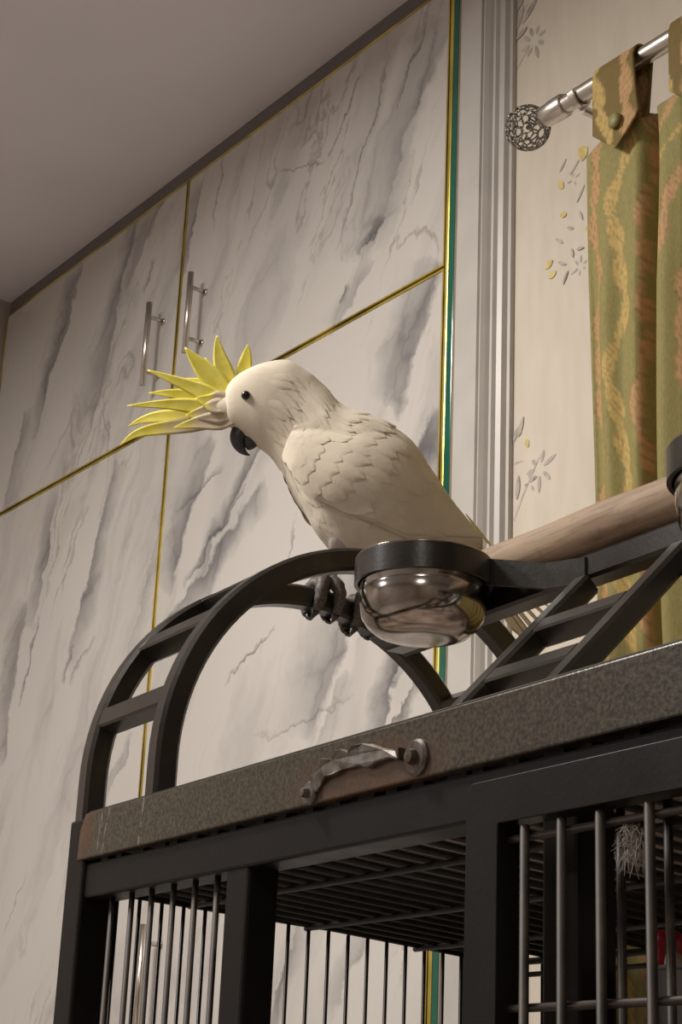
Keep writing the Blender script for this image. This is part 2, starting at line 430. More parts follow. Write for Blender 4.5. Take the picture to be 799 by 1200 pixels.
# moulded upright between wardrobe and papered wall
bm = bmesh.new()
x0, x1 = -1.848, -1.752
prof = [(x0, 1.57), (x0, 1.497), (x0+.050, 1.497), (x0+.052, 1.503), (x0+.058, 1.503), (x0+.060, 1.494), (x0+.066, 1.491), (x0+.070, 1.497),
        (x0+.073, 1.503), (x0+.078, 1.503), (x0+.081, 1.509), (x0+.089, 1.512), (x0+.092, 1.520), (x1, 1.522), (x1, 1.57)]
a = [bm.verts.new((x, y, 0)) for x, y in prof]; b = [bm.verts.new((x, y, ZC)) for x, y in prof]
for i in range(len(prof)): bm.faces.new((a[i], a[(i+1) % len(prof)], b[(i+1) % len(prof)], b[i]))
struct(obj('trim_1', bm, M['trim_white']), 'grey white moulded upright beside the wardrobe')

# printed flower sprays on the wallpaper (flat print, a hair proud of the paper)
M['ink_grey'] = simple('ink_grey_blue', (.43, .39, .355), .6, nscale=60, var=.25)
M['ink_pale'] = simple('ink_pale_grey', (.52, .46, .39), .6, nscale=60, var=.15)
M['ink_yellow'] = simple('ink_yellow', (.62, .48, .18), .6, nscale=60, var=.2)
def petal(bm, c, ang, L, wd, y=YW-.0006):
    d = Vector((math.cos(ang), 0, math.sin(ang))); s = Vector((-d.z, 0, d.x)); pts = []
    for k in range(8):
        t = k/7; ww = wd*math.sin(math.pi*min(1, t*.93+.04))**.8
        pts.append((t, ww))
    out = [Vector(c)+d*(t*L)+s*w_ for t, w_ in pts]+[Vector(c)+d*(t*L)-s*w_ for t, w_ in pts[::-1]]
    vs = [bm.verts.new((p.x, y, p.z)) for p in out]
    bm.faces.new(vs)
def stem(bm, pts, wd):
    P = catmull([(p.x, p.z) for p in pts], 12)
    for i in range(11):
        a, b = P[i], P[i+1]; d = (b-a)/max(1e-6, np.linalg.norm(b-a)); n = np.array((-d[1], d[0]))*wd
        vs = [bm.verts.new((q[0], YW-.0004, q[1])) for q in (a+n, a-n, b-n, b+n)]
        bm.faces.new(vs)
def spray(pxs, leaves, flowers, name, yellow=()):
    g, q, ye = bmesh.new(), bmesh.new(), bmesh.new()
    for pts in pxs: stem(q, [wall(*p, YW) for p in pts], .0016)
    for q_, (x, y, a_, L, wd) in enumerate(leaves): petal(g, wall(x, y, YW), R(a_), L, wd*.8, YW-.0008-.00012*q_)
    for (x, y, n, L) in flowers:
        for k in range(n):
            an = 2*math.pi*k/n+.3; c_ = wall(x, y, YW)+Vector((math.cos(an), 0, math.sin(an)))*L*.34
            petal(g, c_, an+random.uniform(-.35, .35), L*random.uniform(.4, .9), L*.12)
    for q_, (x, y, L) in enumerate(yellow): petal(ye, wall(x, y, YW), random.uniform(0, 6), L, L*.32, YW-.0009-.0001*q_)
    obj('flower_print', g, M['ink_grey'], wb); obj('stem_print', q, M['ink_pale'], wb)
    if yellow: obj('yellow_print', ye, M['ink_yellow'], wb)
    else: ye.free()
spray([[(591, 128), (602, 90), (620, 55)], [(590, 60), (605, 30), (618, 5)], [(592, 40), (600, 20), (605, 0)]],
      [(594, 50, 60, .05, .009), (606, 35, 70, .04, .008), (612, 28, 40, .045, .008), (598, 66, 100, .035, .008), (600, 92, 80, .03, .006), (596, 18, 80, .05, .008), (606, 14, 60, .04, .008), (604, 48, 20, .03, .006)],
      [(626, 48, 8, .032)], 'a')
spray([[(602, 610), (615, 575), (632, 535)], [(582, 555), (596, 530), (612, 500)], [(582, 560), (600, 545), (612, 540)]],
      [(586, 570, 95, .05, .010), (590, 548, 60, .035, .006), (600, 520, 55, .03, .005), (606, 585, 85, .035, .006), (608, 512, 70, .03, .005), (596, 600, 80, .03, .005), (584, 530, 85, .05, .006)],
      [(632, 550, 7, .030), (622, 565, 4, .016)], 'b', [(619, 524, .014), (612, 505, .010)])
spray([], [(656, 202, 50, .022, .003), (668, 205, 40, .025, .003), (676, 238, 55, .028, .003), (683, 258, 110, .018, .003), (672, 268, 150, .014, .003), (660, 285, 140, .02, .003), (664, 310, 150, .02, .003), (660, 334, 60, .022, .003), (672, 302, 100, .016, .003), (685, 290, 170, .016, .003)],
      [(680, 312, 6, .016), (672, 210, 4, .012)], 'c', [(655, 213, .018), (684, 185, .024), (688, 172, .022), (648, 305, .018), (652, 318, .016), (664, 252, .014), (688, 265, .014)])

# ------------------------------------------------------------------ wardrobe
wr = thing('wardrobe', 'built-in wardrobe with white marble-print doors and gold edge strips', 'wardrobe', (-2.69, 1.75, 0))
def wl(bm):   # world -> wardrobe local
    bmesh.ops.translate(bm, verts=bm.verts, vec=(2.69, -1.75, 0)); return bm
XS, XE, ZS, ZT = -2.700, -1.878, 2.345, 2.862
bm = bmesh.new()
box(bm, (XL+.004, 1.524, .06), (-1.852, 2.18, 2.875))
obj('carcass', wl(bm), M['dark_gap'], wr)
obj('plinth', wl(bx((XL+.004, 1.54, 0), (-1.852, 2.18, .06))), M['dark_gap'], wr)
obj('top_filler', wl(bx((XL+.004, 1.506, ZT+.002), (-1.852, 1.524, ZC-.001))), M['cornice'], wr, label='dark grey filler board under the ceiling')
def door(xa, xb, za, zb, hx, hz0, hz1, lab):
    g = .0022; s = .0030
    d = obj('door', wl(bx((xa+g+s, 1.5, za+g+s), (xb-g-s, 1.522, zb-g-s))), M['marble'], wr, bevel=.001, label=lab)
    for a_, b_ in (((xa+g, 1.4985, za+g), (xa+g+s, 1.522, zb-g)), ((xb-g-s, 1.4985, za+g), (xb-g, 1.522, zb-g)),
                   ((xa+g+s, 1.4985, za+g), (xb-g-s, 1.522, za+g+s)), ((xa+g+s, 1.4985, zb-g-s), (xb-g-s, 1.522, zb-g))):
        e = obj('gold_edge', wl(bx(a_, b_)), M['gold'], d, label='thin gold edge strip')
    hb = bmesh.new()
    tube(hb, [(hx, 1.465, hz0), (hx, 1.465, hz1)], .006, 12)
    for z in (hz0+.03, hz1-.03):
        tube(hb, [(hx, 1.465, z), (hx, 1.4995, z)], .0042, 10)
        tube(hb, [(hx, 1.497, z), (hx, 1.4999, z)], .0065, 12)
    obj('handle', wl(hb), M['steel_bar'], d, smooth=True, label='steel bar handle')
door(XL+.008, XS, ZS, ZT, -2.756, 2.425, 2.600, 'upper marble-print door by the corner')
door(XS, XE, ZS, ZT, -2.601, 2.440, 2.605, 'upper marble-print door by the upright')
door(XL+.008, XS, .08, ZS, -2.770, 1.19, 1.395, 'lower marble-print door by the corner')
door(XS, XE, .08, ZS, -2.590, 1.19, 1.40, 'lower marble-print door by the upright')
bm = bmesh.new(); box(bm, (-1.8765, 1.497, .06), (-1.868, 1.523, 2.88)); obj('gold_profile', wl(bm), M['gold'], wr, bevel=.002)
bm = bmesh.new(); box(bm, (-1.868, 1.498, .06), (-1.8555, 1.523, 2.88)); obj('green_edge', wl(bm), M['green'], wr, bevel=.001, label='dark green glassy edge strip')
bm = bmesh.new(); box(bm, (-1.8555, 1.499, .06), (-1.8500, 1.523, 2.88)); obj('end_strip', wl(bm), M['taupe'], wr)

# ------------------------------------------------------------------ curtain rod
RY, RZ = 1.41, 2.416
rod = thing('curtain_rod', 'brushed steel curtain rod with a lattice ball end on the papered wall', 'curtain rod', (-1.59, RY, RZ))
def rl(bm): bmesh.ops.translate(bm, verts=bm.verts, vec=(1.59, -RY, -RZ)); return bm
bm = bmesh.new(); tube(bm, [(-1.535, RY, RZ), (.6, RY, RZ)], .0125, 24); obj('pole', rl(bm), M['steel_bar'], rod, smooth='auto')
bm = bmesh.new(); lathe(bm, [(.004, -1.566), (.0095, -1.565), (.0105, -1.555), (.0145, -1.554), (.0155, -1.550), (.0155, -1.538), (.0165, -1.537), (.0165, -1.515), (.0150, -1.512), (.0128, -1.511)], (0, RY, RZ), 32, 'x')
obj('collar', rl(bm), M['steel_bar'], rod, smooth='auto')
# lattice ball: irregular wire cells on a sphere
rnd = random.Random(3)
FR = .031; NP = 96; sp_ = []
for k in range(NP):
    zk = 1-2*(k+.5)/NP; an = k*2.39996; rr_ = math.sqrt(1-zk*zk)
    sp_.append((Vector((rr_*math.cos(an), rr_*math.sin(an), zk))+Vector((rnd.uniform(-1, 1), rnd.uniform(-1, 1), rnd.uniform(-1, 1)))*.085).normalized()*FR)
bm = bmesh.new(); pv = [bm.verts.new(p) for p in sp_]
bmesh.ops.convex_hull(bm, input=pv)
ball = bmesh.new()
for e in bm.edges:      # rounded cells: link the centres of neighbouring faces
    if len(e.link_faces) == 2:
        a_, b_ = [f.calc_center_median().normalized()*FR for f in e.link_faces]; mid = ((a_+b_)/2).normalized()*FR
        tube(ball, [a_, mid, b_], .0013, 6)
bm.free()
lathe(ball, [(.0005, -.003), (.0035, 0), (.0035, .03), (.006, .034)], (0, 0, 0), 10, 'x')
obj('finial', ball, M['dark_steel'], rod, smooth=True, label='openwork steel lattice ball')
bm = bmesh.new()
tube(bm, [(-1.487, RY+.006, RZ-.018), (-1.487, 1.529, RZ-.018)], .006, 12)
tube(bm, [(-1.487, 1.523, RZ-.018), (-1.487, 1.5295, RZ-.018)], .02, 20)
rings = []
for k in range(13):
    a_ = math.pi*(1.0+k/12); rings.append((-1.487, RY+.0155*math.cos(a_), RZ+.0155*math.sin(a_)))
rail(bm, rings, (1, 0, 0), .012, .004, .001)
obj('bracket', rl(bm), M['steel_bar'], rod, smooth='auto')

# ------------------------------------------------------------------ curtain (cloth with a woven leaf pattern)
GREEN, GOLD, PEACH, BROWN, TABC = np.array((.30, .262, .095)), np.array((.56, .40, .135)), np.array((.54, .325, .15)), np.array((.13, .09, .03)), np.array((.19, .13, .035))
def weave(s, z, base=GREEN):
    """leaf garland pattern, s = cloth width coordinate (m), z height"""
    col = np.broadcast_to(base, s.shape+(3,)).copy()
    for k, (c0, ph, colr, amp, wd, per) in enumerate([(.020, .0, PEACH, .006, .0075, .062), (.062, .9, GOLD, .013, .0095, .058), (.108, 2.1, PEACH, .007, .0095, .066)]):
        ss = (s-c0+.0725) % .145-.0725
        cl = amp*np.sin(2*np.pi*z/.23+ph)
        d = ss-cl
        tt = (z/per+ph) % 1.0; side = np.where(((z/per+ph)//1) % 2 < 1, 1.0, -1.0)
        width = wd*(.30+.95*np.sin(np.pi*np.clip(tt, 0, 1))**.7)
        off = side*wd*.55*np.sin(np.pi*tt)
        e = (np.abs(d-off))/width
        inside = e < 1
        vein_ = (np.sin((z*1.0+side*d*2.2)*2*np.pi/.019) > .75) & inside
        col[inside] = colr
        edge = (e > .86) & inside & (d*side > 0)
        col[edge] = colr*.62+BROWN*.2
        col[vein_] = col[vein_]*.72
    return col
def grid_mesh(P, C):
    nr, nc = P.shape[:2]; me = bpy.data.meshes.new('cloth')
    idx = np.arange(nr*nc).reshape(nr, nc)
    q = np.stack([idx[:-1, :-1], idx[:-1, 1:], idx[1:, 1:], idx[1:, :-1]], -1).reshape(-1, 4)
    me.from_pydata(P.reshape(-1, 3).tolist(), [], q.tolist())
    at = me.color_attributes.new('weave', 'FLOAT_COLOR', 'POINT')
    c4 = np.concatenate([C.reshape(-1, 3), np.ones((nr*nc, 1))], 1)
    at.data.foreach_set('color', c4.ravel().astype(np.float32)); me.update()
    return me
cur = thing('curtain', 'olive green and gold leaf-pattern tab-top curtain hanging from the steel rod', 'curtain', (-1.2, RY, 0))
CX0, CX1 = -1.472, -.55
nc, nr = 300, 460
sx = np.linspace(0, 1, nc)
xw = CX0+(CX1-CX0)*sx
# folds: flat leading panel, a deep dark valley at x about -1.365, then rounded pleats
def foldy(x, z):
    k = np.clip((2.33-z)/.25, .0, 1.0)
    y = np.zeros_like(x)
    y += .078*np.exp(-((x+1.366)/.0105)**2)*(0.55+.45*k)
    y += .012*np.sin((x-CX0)*2*np.pi/.052+.4)*k*np.exp(-((x-CX0)/.10)**2)*.6
    y += -.014*np.exp(-((x+1.335)/.02)**2)*k
    per = .095
    y += np.where(x > -1.31, .028*np.sin((x+1.31)*2*np.pi/per)*(0.3+.7*k), 0)
    return y
zz = np.linspace(2.345, .12, nr)
Xg, Zg = np.meshgrid(xw, zz)
# top hem dips between the tabs
tabs_x = [-1.404, -1.268, -1.155, -1.02, -.885, -.75, -.615]
dip = np.zeros_like(xw)
for i in range(len(tabs_x)-1):
    a_, b_ = tabs_x[i], tabs_x[i+1]; mm_ = (xw > a_) & (xw < b_); dip[mm_] = .012*np.sin(np.pi*(xw[mm_]-a_)/(b_-a_))
mm_ = xw < tabs_x[0]; dip[mm_] = .028*((tabs_x[0]-xw[mm_])/(tabs_x[0]-CX0))**1.3
topw = np.clip((Zg-2.0)/.345, 0, 1)
Zg2 = Zg-dip[None, :]*topw
Yg = RY+.002+foldy(Xg, Zg2)*np.clip(.25+(2.36-Zg)/.12, .25, 1)
dx = np.gradient(Xg, axis=1); dy = np.gradient(Yg, axis=1)
S = np.cumsum(np.sqrt(dx**2+dy**2), axis=1)
Xg = Xg + .004*np.sin(Zg*7+Xg*20)+.006*(2.3-Zg)*np.exp(-((Xg-CX0)/.05)**2)
me = grid_mesh(np.stack([Xg+1.2, Yg-RY, Zg2], -1), weave(S, Zg2))
cp = link('panel', me, M['cloth'], cur, smooth=True)
so = cp.modifiers.new('thick', 'SOLIDIFY'); so.thickness = .002; so.offset = 0
M['button'] = simple('olive_button', (.26, .235, .085), .5, nscale=80)
def tab(xc, wd):
    n, m = 60, 22; P = np.zeros((n, m, 3)); C = np.zeros((n, m, 3)); path = []
    # from the point on the front face up over the pole and down behind
    for k in range(n):
        t = k/(n-1)
        if t < .5: path.append((RY-.0185+.004*(1-t/.5), RZ-.125+.125*t/.5, 0))
        elif t < .75:
            a_ = math.pi*(t-.5)/.25; path.append((RY-.0165*math.cos(a_), RZ+.0165*math.sin(a_), 0))
        else: path.append((RY+.0165-.012*(t-.75)/.25, RZ-.085*(t-.75)/.25, 0))
    for k, (y, z, _) in enumerate(path):
        for j in range(m):
            s = j/(m-1)-.5; x = xc+s*wd*(1.0+.10*max(0, (RZ-z)/.1))
            zz_ = z
            if k < n*.5:   # pointed end
                zz_ = z+ (abs(s)*.075)*max(0, 1-k/(n*.3))
            P[k, j] = (x+1.2, y-RY, zz_)
            C[k, j] = (s*wd+.075+.2*xc, z+k*0.0, 0)
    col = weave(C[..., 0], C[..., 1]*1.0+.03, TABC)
    t_ = link('tab', grid_mesh(P, col), M['cloth'], cur, smooth=True, label='pointed fabric tab looped over the rod')
    so = t_.modifiers.new('thick', 'SOLIDIFY'); so.thickness = .0025; so.offset = 0
    bm = bmesh.new(); lathe(bm, [(.0005, -.0035), (.007, -.0028), (.0105, 0), (.0105, .002), (.0005, .002)], (0, 0, 0), 20, 'x')
    bmesh.ops.rotate(bm, verts=bm.verts, matrix=Matrix.Rotation(R(90), 3, 'Z'))
    bmesh.ops.translate(bm, verts=bm.verts, vec=(xc+.004+1.2, -.0225, RZ-.088))
    obj('button', bm, M['button'], t_, smooth=True)
for xc in tabs_x: tab(xc, .074)

# ------------------------------------------------------------------ bird cage
CO = hit(90, 960, CAM+ray(90, 960)*1.8, (0, 1, 0)); CO.z = 0
CROT = R(-3.9)
cage = thing('bird_cage', 'large black wire bird cage with arched ladder play top and speckled tray edge', 'bird cage', CO, CROT)
CW, CD = 1.02, .525     # cage local: x along the front, y towards the wall, z up
ZB0, ZB1 = 1.334, 1.379  # tray edge
ZF0, ZF1 = 1.297, 1.3310  # upper frame bar
def cobj(name, bm, mat, parent=cage, **k): return obj(name, bm, M[mat], parent, **k)
# corner posts (the front-left one carries on into the arch)
for (x, y) in ((0, 0), (CW-.04, 0), (0, CD-.04), (CW-.04, CD-.04)):
    cobj('post', bx((x-.006, y-.004, 0), (x+.034, y+.036, ZB0+.006 if y else 1.376)), 'black', bevel=.003)
cobj('door_jamb', bx((.320, .002, .14), (.358, .032, ZF0+.004)), 'black', bevel=.003)
cobj('door_jamb', bx((.742, .004, .14), (.778, .036, ZF0+.004)), 'black', bevel=.003)
for y in (0.0, CD-.034):
    cobj('frame_bar', bx((.0, y, ZF0), (CW, y+.034, ZF1)), 'black', bevel=.0025)
    cobj('frame_bar', bx((.0, y, .12), (CW, y+.034, .15)), 'black', bevel=.0025)
for x in (0.002, CW-.034):
    cobj('frame_bar', bx((x, .03, .12), (x+.03, CD-.03, .15)), 'black', bevel=.0025)
cobj('base_tray', bx((.02, .02, .15), (CW-.02, CD-.02, .19)), 'black', bevel=.004)
# side top rails sag slightly towards the back, like the wire roof
for x in (.006, CW-.016):
    bm = bmesh.new(); rail(bm, [(x+.004, .03, 1.312), (x+.004, CD-.03, 1.290)], (1, 0, 0), .008, .010, .002); cobj('side_top_rail', bm, 'black')
def zroof(y): return 1.318-.036*(y/CD)
bm0 = None
def wire(parent, a, b, r, mat, name='wire'):
    bm = bmesh.new(); tube(bm, [a, b], r, 8); return cobj(name, bm, mat, parent, smooth=True)
# roof wires (front to back) and cross wires under them
me0 = None
for i in range(40):
    x = .012+i*.0325
    if x > CW-.01: break
    if me0 is None:
        o = wire(cage, (0, .012, zroof(0)), (0, CD-.02, zroof(CD)), .0033, 'roof_wire', 'roof_wire'); me0 = o.data; o.location.x = x
    else:
        o = bpy.data.objects.new('roof_wire', me0); COL.objects.link(o); o.parent = cage; o.location.x = x
for y in (.13, .27, .41, .515):
    wire(cage, (.005, y, zroof(y)-.0045), (CW-.005, y, zroof(y)-.0045), .0030, 'roof_wire', 'roof_cross_wire')
# tray floor plate above the wires, seen dark from below
cobj('tray_floor', bx((.006, .006, ZB0+.004), (CW-.006, CD-.006, ZB0+.007)), 'tray_grey')
# upright wires: left side, right side, back, front left panel
def row(pts, z0, z1, r, mat):
    for (x, y, zt) in pts:
        wire(cage, (x, y, z0), (x, y, zt if zt else z1), r, mat)
row([(.012, .046+.0248*i, zroof(.046+.0248*i)-.004) for i in range(18)], .16, None, .0021, 'dark_wire')
row([(CW-.012, .046+.0248*i, zroof(.046+.0248*i)-.004) for i in range(18)], .16, None, .0021, 'dark_wire')
row([(.06+.0445*i, CD-.016, 1.287) for i in range(21)], .16, None, .0022, 'dark_wire')
row([(x, .012, ZF0+.003) for x in (.075, .118, .160, .204, .246, .287)], .16, None, .0029, 'wire')
row([(x, .016, ZF0+.003) for x in (.805, .848, .892, .936)], .16, None, .0029, 'wire')
for z in (.45, .8, 1.12):
    if z < 1.1:
        wire(cage, (.01, .017, z), (CW-.01, .017, z), .003, 'dark_wire', 'cross_wire')
    wire(cage, (.01, CD-.02, z), (CW-.01, CD-.02, z), .003, 'dark_wire', 'cross_wire')
    wire(cage, (.0155, .03, z), (.0155, CD-.03, z), .003, 'dark_wire', 'cross_wire')
wire(cage, (.02, CD-.021, 1.262), (CW-.02, CD-.021, 1.262), .0028, 'dark_wire', 'cross_wire')
wire(cage, (.02, CD-.021, 1.275), (CW-.02, CD-.021, 1.275), .0028, 'dark_wire', 'cross_wire')
# speckled tray edge: chamfered left end, rolled lip on top
bm = bmesh.new()
prism(bm, [(.022, ZB0), (CW-.005, ZB0), (CW-.005, ZB1), (.034, ZB1), (.024, ZB1-.016)], -.006, .004)
cobj('tray_edge', bm, 'hammer', bevel=.0015, label='speckled brown hammered tray edge with rust')
bm = bmesh.new(); rail(bm, [(.036, .004, ZB1+.0005), (CW-.005, .004, ZB1+.0005)], (0, 1, 0), .014, .004, .001); cobj('tray_lip', bm, 'bronze')
cobj('tray_edge', bx((.022, CD-.012, ZB0), (CW-.005, CD-.002, ZB1)), 'hammer', bevel=.0015)
for x in (-.001, CW-.012): cobj('tray_edge', bx((x, .036, ZB0), (x+.010, CD-.036, ZB1)), 'hammer', bevel=.0015)
# little bumps of the roof wire ends under the tray edge
for i in range(24):
    x = .055+i*.0385+random.uniform(-.006, .006)
    if x > CW-.05: break
    cobj('spacer', bx((x, .003, ZF1-.001), (x+random.uniform(.010, .024), .02, ZB0+.001)), 'black')
# wavy broken bracket with two bolts on the tray edge
br = thing('broken_bracket', 'wavy worn grey metal strip with two bolts fixed on the speckled tray edge', 'bracket', (0, 0, 0)); br.parent = cage
for k in ('label', 'category'):
    del br[k]
def vpx(x, y, v=-.006):
    n = Vector((-math.sin(CROT), math.cos(CROT), 0)); uu = Vector((math.cos(CROT), math.sin(CROT), 0))
    P = hit(x, y, CO+n*v, n); d = P-CO
    return (d.dot(uu), P.z)
topl = [(368, 921), (371, 908), (378, 898), (382, 889), (392, 890), (398, 880), (405, 878), (412, 881), (420, 876), (428, 871), (440, 872), (452, 877), (465, 879), (474, 876)]
botl = [(474, 892), (462, 889), (448, 894), (436, 901), (424, 898), (414, 901), (404, 903), (396, 909), (386, 912), (378, 921), (374, 930)]
bm = bmesh.new(); prism(bm, [vpx(*p) for p in topl+botl], -.0105, -.0058)
for v in bm.verts:
    if v.co.y < -.009: v.co.y += .0018*math.sin(v.co.x*420)
obj('strip', bm, M['zinc'], br, bevel=.0012)
for (px_, r_) in (((365, 930), .0095), ((490, 888), .0135)):
    c = vpx(*px_); bm = bmesh.new()
    lathe(bm, [(.0005, -.006), (r_*.35, -.0058), (r_*.42, -.0035), (r_*.45, -.001), (r_*.85, -.0005), (r_, .0015), (r_, .004)], (0, 0, 0), 20, 'x')
    bmesh.ops.rotate(bm, verts=bm.verts, matrix=Matrix.Rotation(R(90), 3, 'Z'))
    bmesh.ops.translate(bm, verts=bm.verts, vec=(c[0], -.0095, c[1]))
    obj('bolt', bm, M['zinc'], br, smooth='auto')
# arches: A at the left edge, B beside it, rungs between
AU, BU, TW, TH = .0115, .168, .023, .024
RC, ZA, RO = .248, 1.415, .251
def arch_pts(u, n=48):
    rr = RO-TH/2; P = [(u, RC-RO+TH/2, 1.36)]
    for k in range(n+1):
        a_ = math.pi*(1-k/n); P.append((u, RC+rr*math.cos(a_), ZA+rr*math.sin(a_)))
    P.append((u, RC+RO-TH/2, 1.36)); return P
for uu in (AU, BU):
    bm = bmesh.new(); rail(bm, arch_pts(uu), (1, 0, 0), TW, TH, .0035); cobj('arch_rail', bm, 'bronze', label='curved dark square tube rail of the play top')
def arch_at(deg, rr=RO-TH/2): return RC-rr*math.cos(R(deg)), ZA+rr*math.sin(R(deg))
for deg in (15, 37, 59, 121, 143, 165):
    y, z = arch_at(deg); bm = bmesh.new()
    t = Vector((0, math.sin(R(deg)), math.cos(R(deg))))
    nn = Vector((1, 0, 0)).cross(t)
    sec = []
    for x in (AU+TW/2-.001, BU-TW/2+.001):
        c = Vector((x, y, z)); sec.append([c+t*a_*.011+nn*b_*.011 for a_, b_ in ((-1, -.8), (-.8, -1), (.8, -1), (1, -.8), (1, .8), (.8, 1), (-.8, 1), (-1, .8))])
    sweep(bm, sec); cobj('arch_rung', bm, 'bronze')
# perch: wooden dowel on a flat bar, carried by a hanger on arch B and by the straight ladder
PY, PZ = .27, 1.614
bm = bmesh.new(); n = 40
pts = [(.285+(.70-.285)*k/n, PY+.0003*math.sin(k*.5), PZ+.0003*math.sin(k*.33+1)) for k in range(n+1)]
tube(bm, pts, [.0225+.0003*math.sin(k*.4) for k in range(n+1)], 24); cobj('perch', bm, 'wood', smooth='auto', label='thick bare wooden dowel perch')
bm = bmesh.new(); rail(bm, [(BU-.01, PY, PZ-.036), (.80, PY, PZ-.036)], (0, 1, 0), .026, .024, .003); cobj('perch_bar', bm, 'bronze')
bm = bmesh.new(); rail(bm, [(BU, PY, PZ-.046), (BU, PY, ZA+RO-.012)], (1, 0, 0), .020, .020, .003); cobj('perch_hanger', bm, 'bronze')
# straight ladder from the tray to the perch bar
L0, L1 = (.052, 1.345), (.262, 1.562)
for x in (.478, .604):
    bm = bmesh.new(); rail(bm, [(x, *L0), (x, *L1)], (1, 0, 0), .020, .020, .003); cobj('ladder_rail', bm, 'bronze')
for t in (.2, .50, .745):
    y, z = L0[0]+(L1[0]-L0[0])*t, L0[1]+(L1[1]-L0[1])*t; bm = bmesh.new()
    d = Vector((0, L1[0]-L0[0], L1[1]-L0[1])).normalized(); nn = Vector((1, 0, 0)).cross(d); sec = []
    for x in (.487, .595):
        sec.append([Vector((x, y, z))+d*a_*.010+nn*b_*.010 for a_, b_ in ((-1, -.8), (-.8, -1), (.8, -1), (1, -.8), (1, .8), (.8, 1), (-.8, 1), (-1, .8))])
    sweep(bm, sec); cobj('ladder_rung', bm, 'bronze')
# cup rings on brackets at both perch ends
BOWLS = [(.323, .192, 1.607), (.771, .180, 1.580)]
BR = .0615
for i, (x, y, z) in enumerate(BOWLS):
    bm = bmesh.new(); ring = []
    n = 64
    for k in range(n):
        a_ = 2*math.pi*k/n; c, s = math.cos(a_), math.sin(a_)
        ring.append([Vector((x+r_*c, y+r_*s, z+h_)) for r_, h_ in ((BR+.0005, -.024), (BR+.0042, -.024), (BR+.0042, .0), (BR+.0005, .0))])
    sweep(bm, ring, closed=True)
    cobj('cup_ring', bm, 'bronze', smooth='auto', label='dark steel band holding the bowl')
    bm = bmesh.new()
    sx_ = 1 if i == 0 else -1
    rail(bm, [(x+sx_*BR*.80, y+BR*.62, z-.013), (x+sx_*(BR+.045), PY-.014, z-.026), (x+sx_*(BR+.10), PY-.0135, z-.034)], (0, 0, 1), .026, .004, .001)
    cobj('cup_bracket', bm, 'bronze')
# open front door folded back along the front
DY = -.024
dr = thing('front_door', 'x', 'x', (0, 0, 0)); dr.parent = cage; del dr['label'], dr['category']
dr['label'] = 'open wire door folded flat against the cage front'
bm = bmesh.new()
outer, inner = [(.710, .3), (1.043, .3), (1.043, 1.313), (.716, 1.313), (.710, 1.307)], [(.744, .33), (1.010, .33), (1.010, 1.284), (.745, 1.284), (.744, 1.283)]
va = [[bm.verts.new((x, y, z)) for x, z in p] for p in (outer, inner) for y in (DY-.009, DY+.009)]
for k in range(5):
    q = (k+1) % 5
    bm.faces.new((va[0][k], va[0][q], va[2][q], va[2][k])); bm.faces.new((va[1][k], va[3][k], va[3][q], va[1][q]))
    bm.faces.new((va[0][k], va[1][k], va[1][q], va[0][q])); bm.faces.new((va[2][k], va[2][q], va[3][q], va[3][k]))
obj('door_frame', bm, M['black'], dr, bevel=.003)
for x in (.766, .802, .838, .881, .924, .967): wire(dr, (x, DY-.004, .325), (x, DY-.004, 1.281), .0031, 'wire', 'door_wire')
for z in (1.2745, 1.1715, .9, .6): wire(dr, (.74, DY+.001, z), (1.012, DY+.001, z), .0026, 'wire', 'door_cross_wire')

# cage frame -> world
CM = Matrix.Translation(CO) @ Matrix.Rotation(CROT, 4, 'Z')
def cw(u, v, z): return CM @ Vector((u, v, z))

# ------------------------------------------------------------------ steel bowls in the rings
bowl_labels = ['polished steel feeding bowl at the perch end beside the cockatoo', 'polished steel feeding bowl at the ladder end of the perch']
def bowl_prof():
    P = [(.0002, -.074), (.020, -.0745), (.036, -.0735), (.044, -.0705), (.052, -.064), (.0575, -.056), (.0598, -.042), (.0600, -.032), (.0590, -.0295), (.0600, -.027), (.0605, -.001), (.0640, .0008), (.0645, .002), (.0638, .0028),
         (.0600, .0020), (.0588, -.004), (.0585, -.03), (.056, -.054), (.050, -.062), (.04, -.069), (.02, -.072), (.0002, -.072)]
    return P
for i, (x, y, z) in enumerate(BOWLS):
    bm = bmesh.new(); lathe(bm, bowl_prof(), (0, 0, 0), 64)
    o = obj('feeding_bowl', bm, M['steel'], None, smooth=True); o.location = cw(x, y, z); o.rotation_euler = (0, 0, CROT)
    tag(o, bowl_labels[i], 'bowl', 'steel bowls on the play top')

# things inside / on the cage
P = cw(.945, .23, 0)
toy = thing('hanging_toy', 'red plastic bird toy hanging on a string inside the cage', 'toy', cw(.752, .10, 1.2015))
bm = bmesh.new(); lathe(bm, [(.001, .028), (.007, .0275), (.0105, .025), (.0118, .019), (.0105, .014), (.0122, .008), (.0125, .003), (.0105, .0), (.001, 0)], n=24); obj('bell', bm, M['red'], toy, smooth=True)
bm = bmesh.new(); tube(bm, [(0, 0, .027), (.001, 0, .06), (-.001, .001, .09), (0, 0, .1035)], .0008, 6); obj('string', bm, M['string'], toy)
bm = bmesh.new(); lathe(bm, [(.001, -.007), (.005, -.005), (.006, 0), (.005, .005), (.001, .007)], (.0125, -.007, .006), n=16); obj('bead', bm, M['beige'], toy, smooth=True)
bm = bmesh.new(); lathe(bm, [(.001, -.05), (.024, -.05), (.027, -.046), (.030, .0), (.0315, .001), (.0315, .003), (.029, .003), (.026, -.045), (.001, -.046)], n=32)
cup = obj('food_cup', bm, M['grey_plastic'], None, smooth='auto'); cup.location = cw(.826, .060, 1.195)
tag(cup, 'dark grey food cup hung inside the cage front below the red toy', 'cup')
bm = bmesh.new(); rnd = random.Random(11)
